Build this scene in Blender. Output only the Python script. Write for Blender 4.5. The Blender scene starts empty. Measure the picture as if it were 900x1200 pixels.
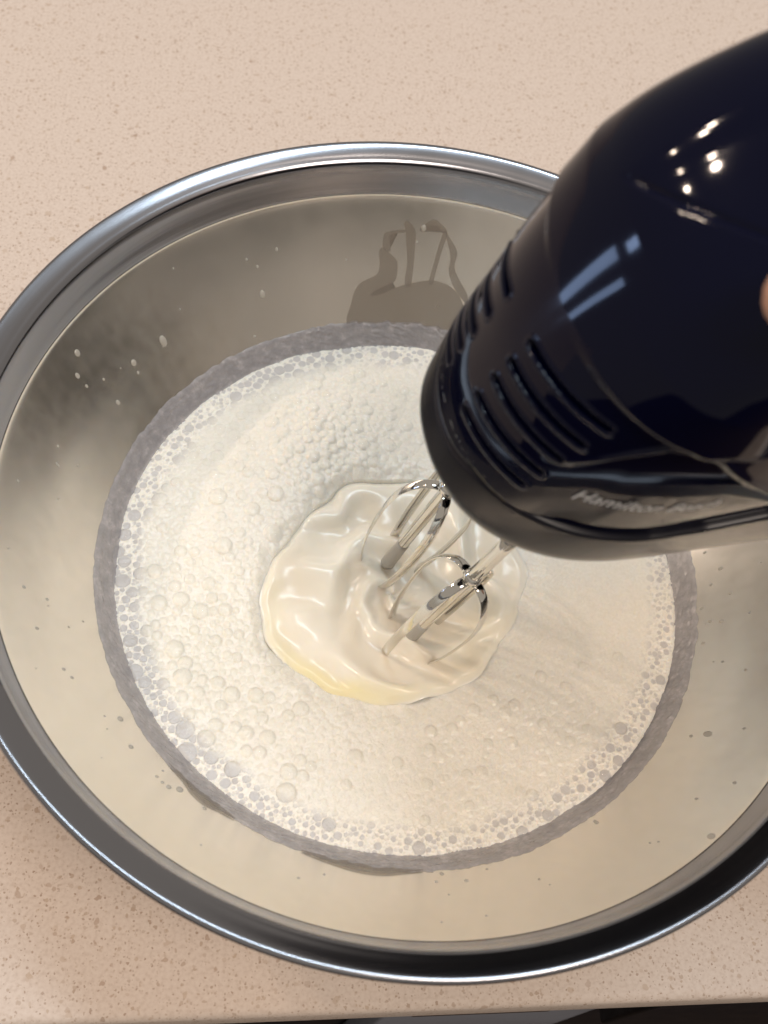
import bpy, bmesh, math, random
import numpy as np
from mathutils import Vector, Matrix, noise as mnoise

random.seed(7)
rng = np.random.default_rng(11)
scene = bpy.context.scene
COL = scene.collection

# ------------------------------------------------------------------ camera
CAM = Vector((-0.05901675, -0.18175154, 0.30010405))
CR = Vector((0.99183699, -0.0463242, 0.11880003))
CU = Vector((-0.01750296, 0.87339621, 0.4866957))
CF = Vector((0.12630528, 0.48480215, -0.86545586))
cam_data = bpy.data.cameras.new("camera")
cam = bpy.data.objects.new("camera", cam_data)
COL.objects.link(cam)
cam.matrix_world = Matrix(((CR.x, CU.x, -CF.x, CAM.x), (CR.y, CU.y, -CF.y, CAM.y), (CR.z, CU.z, -CF.z, CAM.z), (0, 0, 0, 1)))
cam_data.sensor_fit = 'HORIZONTAL'
cam_data.sensor_width = 36.0
cam_data.lens = 36.0 * 1305.0 / 900.0
cam_data.clip_start = 0.01
cam_data.clip_end = 50
cam_data.dof.use_dof = True
cam_data.dof.focus_distance = 0.40
cam_data.dof.aperture_fstop = 20.0
scene.camera = cam

# ------------------------------------------------------------------ world and lamps
world = bpy.data.worlds.new("World")
scene.world = world
world.use_nodes = True
wn = world.node_tree.nodes
wn["Background"].inputs["Color"].default_value = (1.0, 0.90, 0.78, 1)
wn["Background"].inputs["Strength"].default_value = 0.40


def aim(o, target):
    d = Vector(target) - o.location
    o.rotation_euler = d.to_track_quat('-Z', 'Y').to_euler()


def area_lamp(name, loc, target, sx, sy, power, color, spread=180):
    l = bpy.data.lights.new(name, 'AREA')
    l.shape = 'RECTANGLE'
    l.size = sx
    l.size_y = sy
    l.energy = power
    l.color = color
    l.spread = math.radians(spread)
    o = bpy.data.objects.new(name, l)
    COL.objects.link(o)
    o.location = loc
    aim(o, target)
    return o


def bulb_lamp(name, loc, power, color, radius):
    l = bpy.data.lights.new(name, 'POINT')
    l.energy = power
    l.color = color
    l.shadow_soft_size = radius
    o = bpy.data.objects.new(name, l)
    COL.objects.link(o)
    o.location = loc
    return o


WARM = (1.0, 0.80, 0.63)
COOL = (0.74, 0.89, 1.0)
bulb_lamp("ceiling_bulb", (-1.54, 0.92, 1.68), 27, WARM, 0.035)
bulb_lamp("ceiling_bulb", (-1.62, 0.78, 1.68), 27, WARM, 0.035)
bulb_lamp("ceiling_bulb", (-2.02, 0.80, 1.62), 13, WARM, 0.03)
area_lamp("added_fill_light", (0.45, -0.70, 1.80), (0, 0, 0), 0.6, 0.6, 18, (1.0, 0.87, 0.75))  # unseen soft fill, added to ease the shadows beside the beaters
area_lamp("tube_light", (0.22, 0.40, 1.90), (0, 0, 0), 1.2, 0.12, 15, COOL)
for wy, wz, hh, ww, pw in ((0.62, 0.10, 0.55, 0.075, 1.6), (0.42, 0.06, 0.60, 0.075, 1.6), (0.60, 0.52, 0.16, 0.05, 0.5)):
    area_lamp("window_pane_light", (-2.15, wy, wz), (0, 0, 0.1), ww, hh, pw, (0.45, 0.62, 1.0))

scene.render.engine = 'CYCLES'
scene.cycles.use_denoising = True
scene.cycles.max_bounces = 10
scene.cycles.glossy_bounces = 6
scene.cycles.caustics_reflective = True
scene.cycles.blur_glossy = 0.4
scene.cycles.sample_clamp_indirect = 4.0
scene.view_settings.view_transform = 'Standard'
scene.view_settings.look = 'None'
scene.view_settings.gamma = 1
scene.view_settings.use_curve_mapping = False
scene.view_settings.exposure = 0.0


# ------------------------------------------------------------------ helpers
def link(name, me, mat=None, parent=None):
    o = bpy.data.objects.new(name, me)
    COL.objects.link(o)
    if mat is not None and me is not None:
        me.materials.append(mat)
    if parent is not None:
        o.parent = parent
    return o


def tag(o, label=None, cat=None, group=None, kind=None):
    if label:
        o["label"] = label
    if cat:
        o["category"] = cat
    if group:
        o["group"] = group
    if kind:
        o["kind"] = kind
    return o


def empty(name, loc=(0, 0, 0)):
    o = bpy.data.objects.new(name, None)
    o.empty_display_size = 0.02
    COL.objects.link(o)
    o.location = loc
    return o


def np_mesh(name, verts, quads, smooth=True):
    """verts (n,3), quads (m,4) or (m,3) int arrays -> mesh, fast."""
    me = bpy.data.meshes.new(name)
    verts = np.asarray(verts, dtype=np.float32)
    quads = np.asarray(quads, dtype=np.int32)
    k = quads.shape[1]
    me.vertices.add(len(verts))
    me.vertices.foreach_set("co", verts.ravel())
    me.loops.add(quads.size)
    me.loops.foreach_set("vertex_index", quads.ravel())
    me.polygons.add(len(quads))
    me.polygons.foreach_set("loop_start", np.arange(0, quads.size, k, dtype=np.int32))
    me.polygons.foreach_set("loop_total", np.full(len(quads), k, dtype=np.int32))
    me.polygons.foreach_set("use_smooth", np.full(len(quads), smooth, dtype=bool))
    me.update(calc_edges=True)
    return me


def grid_quads(nr, nc, wrap=False):
    i, j = np.meshgrid(np.arange(nr - 1), np.arange(nc if wrap else nc - 1), indexing='ij')
    j2 = (j + 1) % nc
    return np.stack([i * nc + j, i * nc + j2, (i + 1) * nc + j2, (i + 1) * nc + j], -1).reshape(-1, 4)


def vattr(me, name, vals):
    a = me.attributes.new(name, 'FLOAT', 'POINT')
    a.data.foreach_set("value", np.asarray(vals, dtype=np.float32))


def lathe(name, prof, n=256):
    prof = np.asarray(prof)
    th = np.linspace(0, 2 * math.pi, n, endpoint=False)
    V = np.stack([prof[:, 0][:, None] * np.cos(th), prof[:, 0][:, None] * np.sin(th), np.repeat(prof[:, 1][:, None], n, 1)], -1)
    return np_mesh(name, V.reshape(-1, 3), grid_quads(len(prof), n, True)[:, ::-1])


def spline(pts, n, closed=False):
    """Catmull-Rom through points, n samples a span."""
    P = [np.asarray(p, float) for p in pts]
    m = len(P)
    out = []
    spans = m if closed else m - 1
    for i in range(spans):
        if closed:
            a, b, c, d = P[(i - 1) % m], P[i], P[(i + 1) % m], P[(i + 2) % m]
        else:
            a, b, c, d = P[max(i - 1, 0)], P[i], P[i + 1], P[min(i + 2, m - 1)]
        for k in range(n):
            t = k / n
            out.append(0.5 * ((2 * b) + (c - a) * t + (2 * a - 5 * b + 4 * c - d) * t * t + (3 * b - a - 3 * c + d) * t ** 3))
    if not closed:
        out.append(P[-1])
    return np.array(out)


def sweep(path, radii, nseg=14, flat=None, cap=True):
    """tube along path (n,3); radii scalar or list; flat=(a,b, axis vec) for strip sections."""
    path = np.asarray(path, float)
    n = len(path)
    rad = np.full(n, radii) if np.isscalar(radii) else np.asarray(radii, float)
    T = np.gradient(path, axis=0)
    T /= np.linalg.norm(T, axis=1)[:, None]
    ref = np.array([0.3, 0.9, 0.1]) if flat is None else np.asarray(flat[2], float)
    V = []
    for i in range(n):
        b = np.cross(T[i], ref)
        if np.linalg.norm(b) < 1e-6:
            b = np.cross(T[i], [1, 0, 0])
        b /= np.linalg.norm(b)
        c = np.cross(b, T[i])
        if flat is None:
            ref = c
        a = np.linspace(0, 2 * math.pi, nseg, endpoint=False)
        sx, sy = (1, 1) if flat is None else (flat[0], flat[1])
        V.append(path[i] + rad[i] * (np.cos(a)[:, None] * b * sx + np.sin(a)[:, None] * c * sy))
    V = np.concatenate(V)
    Q = grid_quads(n, nseg, True)
    if cap:
        c0, c1 = len(V), len(V) + 1
        V = np.vstack([V, path[0], path[-1]])
        j = np.arange(nseg)
        j2 = (j + 1) % nseg
        Q = np.vstack([Q, np.stack([j2, j, np.full(nseg, c0), np.full(nseg, c0)], -1)[:, [0, 1, 2, 2]],
                       np.stack([(n - 1) * nseg + j, (n - 1) * nseg + j2, np.full(nseg, c1), np.full(nseg, c1)], -1)])
        # degenerate quads -> write as triangles through bmesh
    return V, Q


def tube_mesh(name, path, radii, nseg=14, flat=None):
    V, Q = sweep(path, radii, nseg, flat)
    faces = [tuple(dict.fromkeys(int(x) for x in q)) for q in Q]
    me = bpy.data.meshes.new(name)
    me.from_pydata([tuple(v) for v in V], [], faces)
    me.polygons.foreach_set("use_smooth", np.full(len(me.polygons), True))
    me.update()
    return me


def bevel_box(name, lo, hi, bev=0.003, seg=3):
    bm = bmesh.new()
    bmesh.ops.create_cube(bm, size=1)
    for v in bm.verts:
        for k in range(3):
            v.co[k] = lo[k] if v.co[k] < 0 else hi[k]
    bmesh.ops.bevel(bm, geom=bm.edges[:], offset=bev, segments=seg, affect='EDGES', profile=0.5)
    me = bpy.data.meshes.new(name)
    bm.to_mesh(me)
    bm.free()
    me.polygons.foreach_set("use_smooth", np.full(len(me.polygons), True))
    return me


# ------------------------------------------------------------------ materials
class NT:
    def __init__(self, name):
        self.m = bpy.data.materials.new(name)
        self.m.use_nodes = True
        self.t = self.m.node_tree
        self.n = self.t.nodes
        self.b = self.n["Principled BSDF"]

    def add(self, typ, **kw):
        nd = self.n.new(typ)
        for k, v in kw.items():
            if hasattr(nd, k):
                setattr(nd, k, v)
            else:
                nd.inputs[k.replace('_', ' ')].default_value = v
        return nd

    def l(self, a, b):
        self.t.links.new(a, b)

    def set(self, **kw):
        for k, v in kw.items():
            self.b.inputs[k.replace('_', ' ')].default_value = v

    def coord(self, scale=(1, 1, 1)):
        c = self.add('ShaderNodeTexCoord')
        mp = self.add('ShaderNodeMapping')
        mp.inputs['Scale'].default_value = scale
        self.l(c.outputs['Object'], mp.inputs['Vector'])
        return mp.outputs['Vector']

    def ramp(self, src, stops, interp='LINEAR'):
        r = self.add('ShaderNodeValToRGB')
        cr = r.color_ramp
        cr.interpolation = interp
        while len(cr.elements) < len(stops):
            cr.elements.new(0.5)
        for e, (p, c) in zip(cr.elements, stops):
            e.position = p
            e.color = c if len(c) == 4 else (*c, 1)
        self.l(src, r.inputs['Fac'])
        return r.outputs['Color']

    def mix(self, fac, a, b, typ='MIX'):
        m = self.add('ShaderNodeMix', data_type='RGBA', blend_type=typ)
        for s, v in ((m.inputs[0], fac), (m.inputs[6], a), (m.inputs[7], b)):
            if hasattr(v, 'is_output'):
                self.l(v, s)
            else:
                s.default_value = v if np.isscalar(v) else (v if len(v) == 4 else (*v, 1))
        return m.outputs[2]

    def bump(self, src, strength, dist):
        b = self.add('ShaderNodeBump')
        b.inputs['Strength'].default_value = strength
        b.inputs['Distance'].default_value = dist
        self.l(src, b.inputs['Height'])
        if self.b.inputs['Normal'].is_linked:
            self.l(self.b.inputs['Normal'].links[0].from_socket, b.inputs['Normal'])
        self.l(b.outputs['Normal'], self.b.inputs['Normal'])


def mat_quartz():
    k = NT("quartz")
    v = k.coord()
    col = (0.62, 0.52, 0.455)
    # fine grains, mid chips and large chips, each chip a cell of its own tint
    base = k.add('ShaderNodeTexNoise', Scale=700.0, Detail=3.0)
    k.l(v, base.inputs['Vector'])
    c = k.ramp(base.outputs['Fac'], [(0.3, (0.56, 0.46, 0.395)), (0.5, col), (0.75, (0.65, 0.555, 0.49))])
    for sc, thr, tint, rnd in ((900.0, 0.26, (0.33, 0.23, 0.175), 1.0), (520.0, 0.27, (0.33, 0.235, 0.18), 1.0), (300.0, 0.24, (0.40, 0.29, 0.225), 1.0)):
        warp = k.add('ShaderNodeTexNoise', Scale=sc * 1.1, Detail=2.0)
        k.l(v, warp.inputs['Vector'])
        vm = k.add('ShaderNodeVectorMath', operation='MULTIPLY_ADD')
        k.l(warp.outputs['Color'], vm.inputs[0])
        vm.inputs[1].default_value = (0.9 / sc,) * 3
        k.l(v, vm.inputs[2])
        vo = k.add('ShaderNodeTexVoronoi', Scale=sc, Randomness=rnd)
        k.l(vm.outputs[0], vo.inputs['Vector'])
        sep = k.add('ShaderNodeSeparateColor')
        k.l(vo.outputs['Color'], sep.inputs[0])
        # only some of the cells hold a chip, of varied size
        sel = k.add('ShaderNodeMapRange')
        k.l(sep.outputs[0], sel.inputs['Value'])
        sel.inputs['From Min'].default_value = (0.66 if sc < 400 else 0.52) if sc < 800 else 0.22
        sel.inputs['From Max'].default_value = 1.0
        sel.inputs['To Min'].default_value = 0.0
        sel.inputs['To Max'].default_value = thr * 1.7
        sub = k.add('ShaderNodeMath', operation='SUBTRACT')
        k.l(sel.outputs[0], sub.inputs[0])
        k.l(vo.outputs['Distance'], sub.inputs[1])
        fac = k.add('ShaderNodeMapRange')
        k.l(sub.outputs[0], fac.inputs['Value'])
        fac.inputs['From Min'].default_value = 0.0
        fac.inputs['From Max'].default_value = 0.05
        f1 = k.add('ShaderNodeMath', operation='MULTIPLY_ADD')
        k.l(sep.outputs[1], f1.inputs[0])
        f1.inputs[1].default_value = 0.5
        f1.inputs[2].default_value = 0.40
        f2 = k.add('ShaderNodeMath', operation='MULTIPLY')
        k.l(fac.outputs[0], f2.inputs[0])
        k.l(f1.outputs[0], f2.inputs[1])
        chip = k.mix(sep.outputs[2], tint, (0.50, 0.385, 0.30))
        c = k.mix(f2.outputs[0], c, chip)
    k.l(c, k.b.inputs['Base Color'])
    k.set(Roughness=0.55)
    k.b.inputs['Specular IOR Level'].default_value = 0.2
    big = k.add('ShaderNodeTexNoise', Scale=160.0, Detail=3.0)
    k.l(v, big.inputs['Vector'])
    k.bump(big.outputs['Fac'], 0.15, 0.0006)
    return k.m


def mat_steel(name, rough, base=(0.60, 0.59, 0.58), brushed=0.0, aniso=0.0, wave=0.0, rot=0.0):
    k = NT(name)
    k.set(Metallic=1.0, Roughness=rough)
    k.b.inputs['Base Color'].default_value = (*base, 1)
    # faint streaks that run down the wall, and hazy smears
    g = k.add('ShaderNodeTexCoord')
    sx = k.add('ShaderNodeSeparateXYZ')
    k.l(g.outputs['Object'], sx.inputs[0])
    at = k.add('ShaderNodeMath', operation='ARCTAN2')
    k.l(sx.outputs[1], at.inputs[0])
    k.l(sx.outputs[0], at.inputs[1])
    cb = k.add('ShaderNodeCombineXYZ')
    k.l(at.outputs[0], cb.inputs[0])
    zz = k.add('ShaderNodeMath', operation='MULTIPLY')
    k.l(sx.outputs[2], zz.inputs[0])
    zz.inputs[1].default_value = 6.0 if not brushed else 300.0
    k.l(zz.outputs[0], cb.inputs[2])
    st = k.add('ShaderNodeTexNoise', Scale=26.0 if not brushed else 3.0, Detail=5.0)
    k.l(cb.outputs[0], st.inputs['Vector'])
    sm = k.add('ShaderNodeTexNoise', Scale=30.0, Detail=4.0)
    k.l(g.outputs['Object'], sm.inputs['Vector'])
    mx = k.add('ShaderNodeMath', operation='ADD')
    k.l(st.outputs['Fac'], mx.inputs[0])
    k.l(sm.outputs['Fac'], mx.inputs[1])
    rr = k.add('ShaderNodeMapRange')
    k.l(mx.outputs[0], rr.inputs['Value'])
    rr.inputs['From Min'].default_value = 0.7
    rr.inputs['From Max'].default_value = 1.35
    rr.inputs['To Min'].default_value = rough * 0.88
    rr.inputs['To Max'].default_value = rough * 1.18
    k.l(rr.outputs[0], k.b.inputs['Roughness'])
    k.bump(st.outputs['Fac'], 0.015, 0.0008)
    if wave:
        wv = k.add('ShaderNodeTexNoise', Scale=22.0, Detail=1.5)
        k.l(g.outputs['Object'], wv.inputs['Vector'])
        k.bump(wv.outputs['Fac'], wave, 0.006)
    tg = k.add('ShaderNodeTangent', direction_type='RADIAL', axis='Z')
    k.l(tg.outputs[0], k.b.inputs['Tangent'])
    k.b.inputs['Anisotropic'].default_value = aniso
    k.b.inputs['Anisotropic Rotation'].default_value = rot
    return k.m


def mat_foam():
    k = NT("milk_foam")
    v = k.coord()
    thin = k.add('ShaderNodeAttribute', attribute_name='thin')
    wet = k.add('ShaderNodeAttribute', attribute_name='wet')
    nz = k.add('ShaderNodeTexNoise', Scale=900.0, Detail=3.0)
    k.l(v, nz.inputs['Vector'])
    cream = k.ramp(nz.outputs['Fac'], [(0.3, (0.80, 0.76, 0.685)), (0.7, (0.86, 0.82, 0.75))])
    c = k.mix(wet.outputs['Fac'], cream, (0.70, 0.675, 0.59))
    c = k.mix(thin.outputs['Fac'], c, (0.47, 0.45, 0.465))
    k.l(c, k.b.inputs['Base Color'])
    k.set(Roughness=0.32)
    k.b.inputs['Subsurface Weight'].default_value = 0.8
    k.b.inputs['Subsurface Radius'].default_value = (1.0, 0.85, 0.65)
    k.b.inputs['Subsurface Scale'].default_value = 0.0018
    vo = k.add('ShaderNodeTexVoronoi', Scale=1500.0)
    k.l(v, vo.inputs['Vector'])
    k.bump(vo.outputs['Distance'], 0.15, 0.0004)
    return k.m


def mat_cream():
    k = NT("whipped_cream")
    v = k.coord()
    nz = k.add('ShaderNodeTexNoise', Scale=38.0, Detail=2.0)
    k.l(v, nz.inputs['Vector'])
    c = k.ramp(nz.outputs['Fac'], [(0.35, (0.86, 0.795, 0.68)), (0.6, (0.88, 0.83, 0.73))])
    bt = k.add('ShaderNodeAttribute', attribute_name='butter')
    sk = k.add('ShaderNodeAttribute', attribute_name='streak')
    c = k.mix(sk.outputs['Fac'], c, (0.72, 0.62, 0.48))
    c = k.mix(bt.outputs['Fac'], c, (0.86, 0.76, 0.45))
    k.l(c, k.b.inputs['Base Color'])
    k.set(Roughness=0.24)
    k.b.inputs['Subsurface Weight'].default_value = 0.35
    k.b.inputs['Subsurface Radius'].default_value = (1.0, 0.8, 0.5)
    k.b.inputs['Subsurface Scale'].default_value = 0.0025
    return k.m


def mat_film(name, col, alpha, rough=0.15):
    k = NT(name)
    k.b.inputs['Base Color'].default_value = (*col, 1)
    k.set(Roughness=rough, Alpha=alpha)
    return k.m


def mat_bubble():
    """thin wet film: mostly clear, a little milky, glints at the grazing edge"""
    k = NT("bubble_film")
    tr = k.add('ShaderNodeBsdfTransparent')
    df = k.add('ShaderNodeBsdfDiffuse')
    df.inputs['Color'].default_value = (0.88, 0.865, 0.80, 1)
    gl = k.add('ShaderNodeBsdfGlossy')
    gl.inputs['Roughness'].default_value = 0.06
    m1 = k.add('ShaderNodeMixShader')
    m1.inputs[0].default_value = 0.03
    k.l(tr.outputs[0], m1.inputs[1])
    k.l(df.outputs[0], m1.inputs[2])
    fr = k.add('ShaderNodeFresnel')
    fr.inputs['IOR'].default_value = 1.13
    m2 = k.add('ShaderNodeMixShader')
    k.l(fr.outputs[0], m2.inputs[0])
    k.l(m1.outputs[0], m2.inputs[1])
    k.l(gl.outputs[0], m2.inputs[2])
    k.l(m2.outputs[0], k.n['Material Output'].inputs['Surface'])
    return k.m


def mat_residue():
    """wet foam left on the steel wall: grey lilac, mottled with white flecks"""
    k = NT("foam_residue")
    v = k.coord()
    a = k.add('ShaderNodeTexNoise', Scale=240.0, Detail=5.0, Roughness=0.65)
    k.l(v, a.inputs['Vector'])
    c = k.ramp(a.outputs['Fac'], [(0.36, (0.34, 0.33, 0.355)), (0.54, (0.41, 0.395, 0.42)), (0.70, (0.56, 0.535, 0.55))])
    k.l(c, k.b.inputs['Base Color'])
    k.set(Roughness=0.22, Alpha=0.60)
    vo = k.add('ShaderNodeTexVoronoi', Scale=800.0)
    k.l(v, vo.inputs['Vector'])
    k.bump(vo.outputs['Distance'], 0.35, 0.0006)
    return k.m


def mat_plastic(name, col, rough, coat=0.0):
    k = NT(name)
    k.b.inputs['Base Color'].default_value = (*col, 1)
    k.set(Roughness=rough)
    k.b.inputs['Coat Weight'].default_value = coat
    k.b.inputs['Coat Roughness'].default_value = 0.03
    v = k.coord()
    n = k.add('ShaderNodeTexNoise', Scale=55.0, Detail=4.0)
    k.l(v, n.inputs['Vector'])
    rr = k.add('ShaderNodeMapRange')
    k.l(n.outputs['Fac'], rr.inputs['Value'])
    rr.inputs['To Min'].default_value = rough * 0.5
    rr.inputs['To Max'].default_value = rough * 1.7
    k.b.inputs['Specular IOR Level'].default_value = 0.19
    k.l(rr.outputs[0], k.b.inputs['Roughness'])
    return k.m


M = dict(
    quartz=mat_quartz(),
    wall=mat_steel("bowl_steel", 0.22, (0.82, 0.775, 0.715), aniso=0.55, wave=0.10, rot=0.25),
    rim=mat_steel("rim_steel_darkened", 0.19, (0.30, 0.30, 0.325), brushed=1.0, aniso=0.5),  # same steel as the wall, dark reflections put into its base colour
    foam=mat_foam(), cream=mat_cream(), residue=mat_residue(),
    bubble=mat_bubble(),
    film=mat_film("milk_film", (0.26, 0.215, 0.175), 0.44, 0.12),
    drip=mat_film("milk_drip", (0.20, 0.165, 0.13), 0.6, 0.08),
    drop=mat_film("milk_drop", (0.50, 0.47, 0.42), 0.7, 0.05),
    shell=mat_plastic("navy_plastic", (0.0007, 0.0013, 0.011), 0.05, 0.0),
    base=mat_plastic("dark_plastic", (0.008, 0.008, 0.013), 0.20, 0.0),
    black=mat_plastic("black_plastic", (0.002, 0.002, 0.003), 0.5),
    chrome=mat_steel("chrome", 0.06, (0.72, 0.70, 0.66)),
    coat=mat_plastic("cream_coating", (0.45, 0.42, 0.38), 0.3),
    letter=mat_plastic("letter_print", (0.70, 0.70, 0.72), 0.45),
    skin=mat_plastic("skin", (0.52, 0.30, 0.21), 0.45),
    cabinet=mat_plastic("dark_cabinet", (0.010, 0.010, 0.014), 0.35),
    wood=mat_plastic("brown_edge", (0.06, 0.035, 0.024), 0.4),
    panel=mat_plastic("grey_panel", (0.22, 0.23, 0.27), 0.35),
)
M['skin'].node_tree.nodes['Principled BSDF'].inputs['Subsurface Weight'].default_value = 0.15
M['skin'].node_tree.nodes['Principled BSDF'].inputs['Subsurface Scale'].default_value = 0.004

# ------------------------------------------------------------------ counter and what is under it
CZ = -0.1015
tag(link("countertop", bevel_box("countertop", (-2.2, -0.1475, CZ - 0.022), (2.2, 2.4, CZ), 0.0035, 4), M['quartz']), kind='structure')
tag(link("cabinet_front", bevel_box("cabinet_front", (-2.2, -0.125, -0.95), (2.2, 2.3, CZ - 0.024), 0.002, 1), M['cabinet']), kind='structure')
tag(link("floor", bevel_box("floor", (-2.5, -2.5, -0.97), (2.5, 2.4, -0.952), 0.002, 1), M['wood']), kind='structure')
dw = tag(empty("dishwasher", (0.06, -0.13, -0.30)), "grey panelled appliance under the front edge of the countertop", "appliance")
for nm, lo, hi, mt in (("door_panel", (0.004, -0.140, -0.55), (0.098, -0.1265, CZ - 0.030), 'panel'),
                       ("handle", (0.006, -0.1455, CZ - 0.048), (0.060, -0.1415, CZ - 0.036), 'wood'),
                       ("hinge_bar", (0.1005, -0.1455, -0.22), (0.1045, -0.1265, CZ - 0.026), 'black')):
    o = link(nm, bevel_box(nm, lo, hi, 0.0012, 2), M[mt], dw)
    o.matrix_parent_inverse = Matrix.Translation(-Vector(dw.location))

# ------------------------------------------------------------------ bowl
bowl = tag(empty("mixing_bowl", (0, 0, CZ)), "large stainless steel mixing bowl with a wide rolled rim on the countertop", "bowl")
WALL = np.array([(.1378, -.0160), (.1371, -.0182), (.1307, -.0290), (.1236, -.0405), (.1171, -.0508), (.1106, -.0604), (.1054, -.0672), (.0985, -.0745), (.083, -.0855), (.061, -.0945), (.03, -.0985), (0.0005, -.099)])
wall_s = spline(WALL, 8)


def wall_r(z):
    return np.interp(z, wall_s[::-1, 1], wall_s[::-1, 0])


def wall_point(th, z, off=0.0):
    """point on the inner wall at angle th and height z, off metres proud of it"""
    r = wall_r(z)
    dr = (wall_r(z + .0008) - wall_r(z - .0008)) / .0016
    n = np.array([-1.0, dr]) / math.hypot(1, dr)
    return np.array([(r + n[0] * off) * math.cos(th), (r + n[0] * off) * math.sin(th), z + n[1] * off])


outer = [(r + 0.0012 if r > 0.06 else r, z - 0.0010 if r < 0.12 else z) for r, z in WALL[::-1]]
body_prof = np.vstack([wall_s, spline([(0.0005, -.1002)] + [(r + .0010, z - .0012) for r, z in WALL[::-1][1:]], 6)])
RO = Vector((0, 0, -CZ))


def under(o, parent, base):
    o.parent = parent
    o.location = -Vector(base)
    return o


bz = (0, 0, CZ)
under(link("bowl_body", lathe("bowl_body", body_prof, 320), M['wall']), bowl, bz)
rim_prof = spline([(.1385, -.0190), (.1380, -.0178), (.1379, -.0163), (.1386, -.0140), (.1396, -.0112), (.1405, -.0084), (.1412, -.0060), (.1419, -.0043), (.1428, -.0034), (.1440, -.0027), (.1454, -.0019),
                   (.1470, -.0011), (.1485, -.0005), (.1495, -.0004), (.1502, -.0009), (.1505, -.0018), (.1502, -.0028), (.1494, -.0034),
                   (.1484, -.0026), (.1470, -.0024), (.1446, -.0040), (.1430, -.0056), (.1420, -.0090), (.1404, -.0150), (.1390, -.0190)], 6)
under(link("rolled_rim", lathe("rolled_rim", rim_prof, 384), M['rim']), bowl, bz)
foot = spline([(.058, -.0955), (.060, -.0985), (.0605, -.1010), (.057, -.1014), (.055, -.0995)], 4)
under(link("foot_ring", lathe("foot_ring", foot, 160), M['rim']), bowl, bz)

# ------------------------------------------------------------------ cream: swirl in the middle, foam around it
FZ = -0.0685
FR = float(wall_r(FZ))
SW = np.array([(-.0481, .0003), (-.0427, .0128), (-.0346, .0239), (-.0230, .0338), (-.0080, .0373), (.0089, .0390), (.0254, .0346), (.0400, .0216), (.0455, .0033), (.0430, -.0144), (.0350, -.0297), (.0254, -.0412), (.0126, -.0475), (-.0028, -.0500), (-.0178, -.0506), (-.0296, -.0468), (-.0399, -.0395), (-.0480, -.0267), (-.0511, -.0134)])
SC = np.array([-0.003, -0.007])
_ang = np.arctan2(SW[:, 1] - SC[1], SW[:, 0] - SC[0])
_rad = np.hypot(SW[:, 0] - SC[0], SW[:, 1] - SC[1])
_o = np.argsort(_ang)
_ang, _rad = _ang[_o], _rad[_o]
_aa = np.concatenate([_ang - 2 * math.pi, _ang, _ang + 2 * math.pi])
_rr = np.concatenate([_rad, _rad, _rad])


def swirl_r(phi):
    phi = np.asarray(phi)
    return np.interp(phi, _aa, _rr) * (1 + 0.022 * np.sin(4 * phi + 1) + 0.018 * np.sin(9 * phi + .6) * np.sin(2 * phi + 1) + 0.010 * np.sin(17 * phi) * np.cos(3 * phi))


cream = tag(empty("whipping_cream", (0, 0, FZ)), "frothy cream half whipped, bubbly foam round a smooth swirl, filling the bowl", "cream")
cz = (0, 0, FZ)


def smooth(a, b, x):
    t = np.clip((x - a) / (b - a), 0, 1)
    return t * t * (3 - 2 * t)


def vnoise(X, Y, scale, seed=0, octaves=3):
    """cheap numpy value noise, -1..1"""
    out = np.zeros_like(X, dtype=float)
    amp, tot = 1.0, 0.0
    for o in range(octaves):
        g = np.random.default_rng(seed + o).uniform(-1, 1, (256, 256))
        x, y = X * scale + 71.3, Y * scale + 93.7
        xi, yi = np.floor(x).astype(int), np.floor(y).astype(int)
        fx, fy = x - xi, y - yi
        fx, fy = fx * fx * fx * (fx * (6 * fx - 15) + 10), fy * fy * fy * (fy * (6 * fy - 15) + 10)
        a, b = g[xi % 256, yi % 256], g[(xi + 1) % 256, yi % 256]
        c, d = g[xi % 256, (yi + 1) % 256], g[(xi + 1) % 256, (yi + 1) % 256]
        out += amp * ((a * (1 - fx) + b * fx) * (1 - fy) + (c * (1 - fx) + d * fx) * fy)
        tot += amp
        amp *= 0.5
        scale *= 2.0
    return out / tot


def bump_at(x, y, c, s):
    return np.exp(-((x - c[0]) ** 2 + (y - c[1]) ** 2) / (2 * s * s))


def foam_base(x, y):
    r = np.hypot(x, y)
    h = 0.0052 * bump_at(x, y, (-.027, .057), .017) + 0.0022 * bump_at(x, y, (-.060, .030), .018) + 0.0018 * bump_at(x, y, (.06, -.05), .03)
    h = h - 0.0012 * bump_at(x, y, (-.062, -.035), .022)
    h = h + 0.0007 * vnoise(x, y, 55, 3, 2)
    h = h + 0.0003 * smooth(FR - .010, FR, r) - 0.0004 * smooth(FR - .0012, FR + .0004, r)
    return h


# --- bubbles of the foam, by zone
STEP = 0.00030
N = int(2 * (FR + .0015) / STEP) + 1
ax = (np.arange(N) - N / 2) * STEP
GX, GY = np.meshgrid(ax, ax, indexing='ij')
GR = np.hypot(GX, GY)
gphi = np.arctan2(GY - SC[1], GX - SC[0])
gs = np.hypot(GX - SC[0], GY - SC[1]) - swirl_r(gphi)      # distance outside the swirl edge
V1 = np.full((N, N), -1e-5)
V2 = np.full((N, N), -1e-5)
OWN_R = np.full((N, N), 0.0004)


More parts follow.
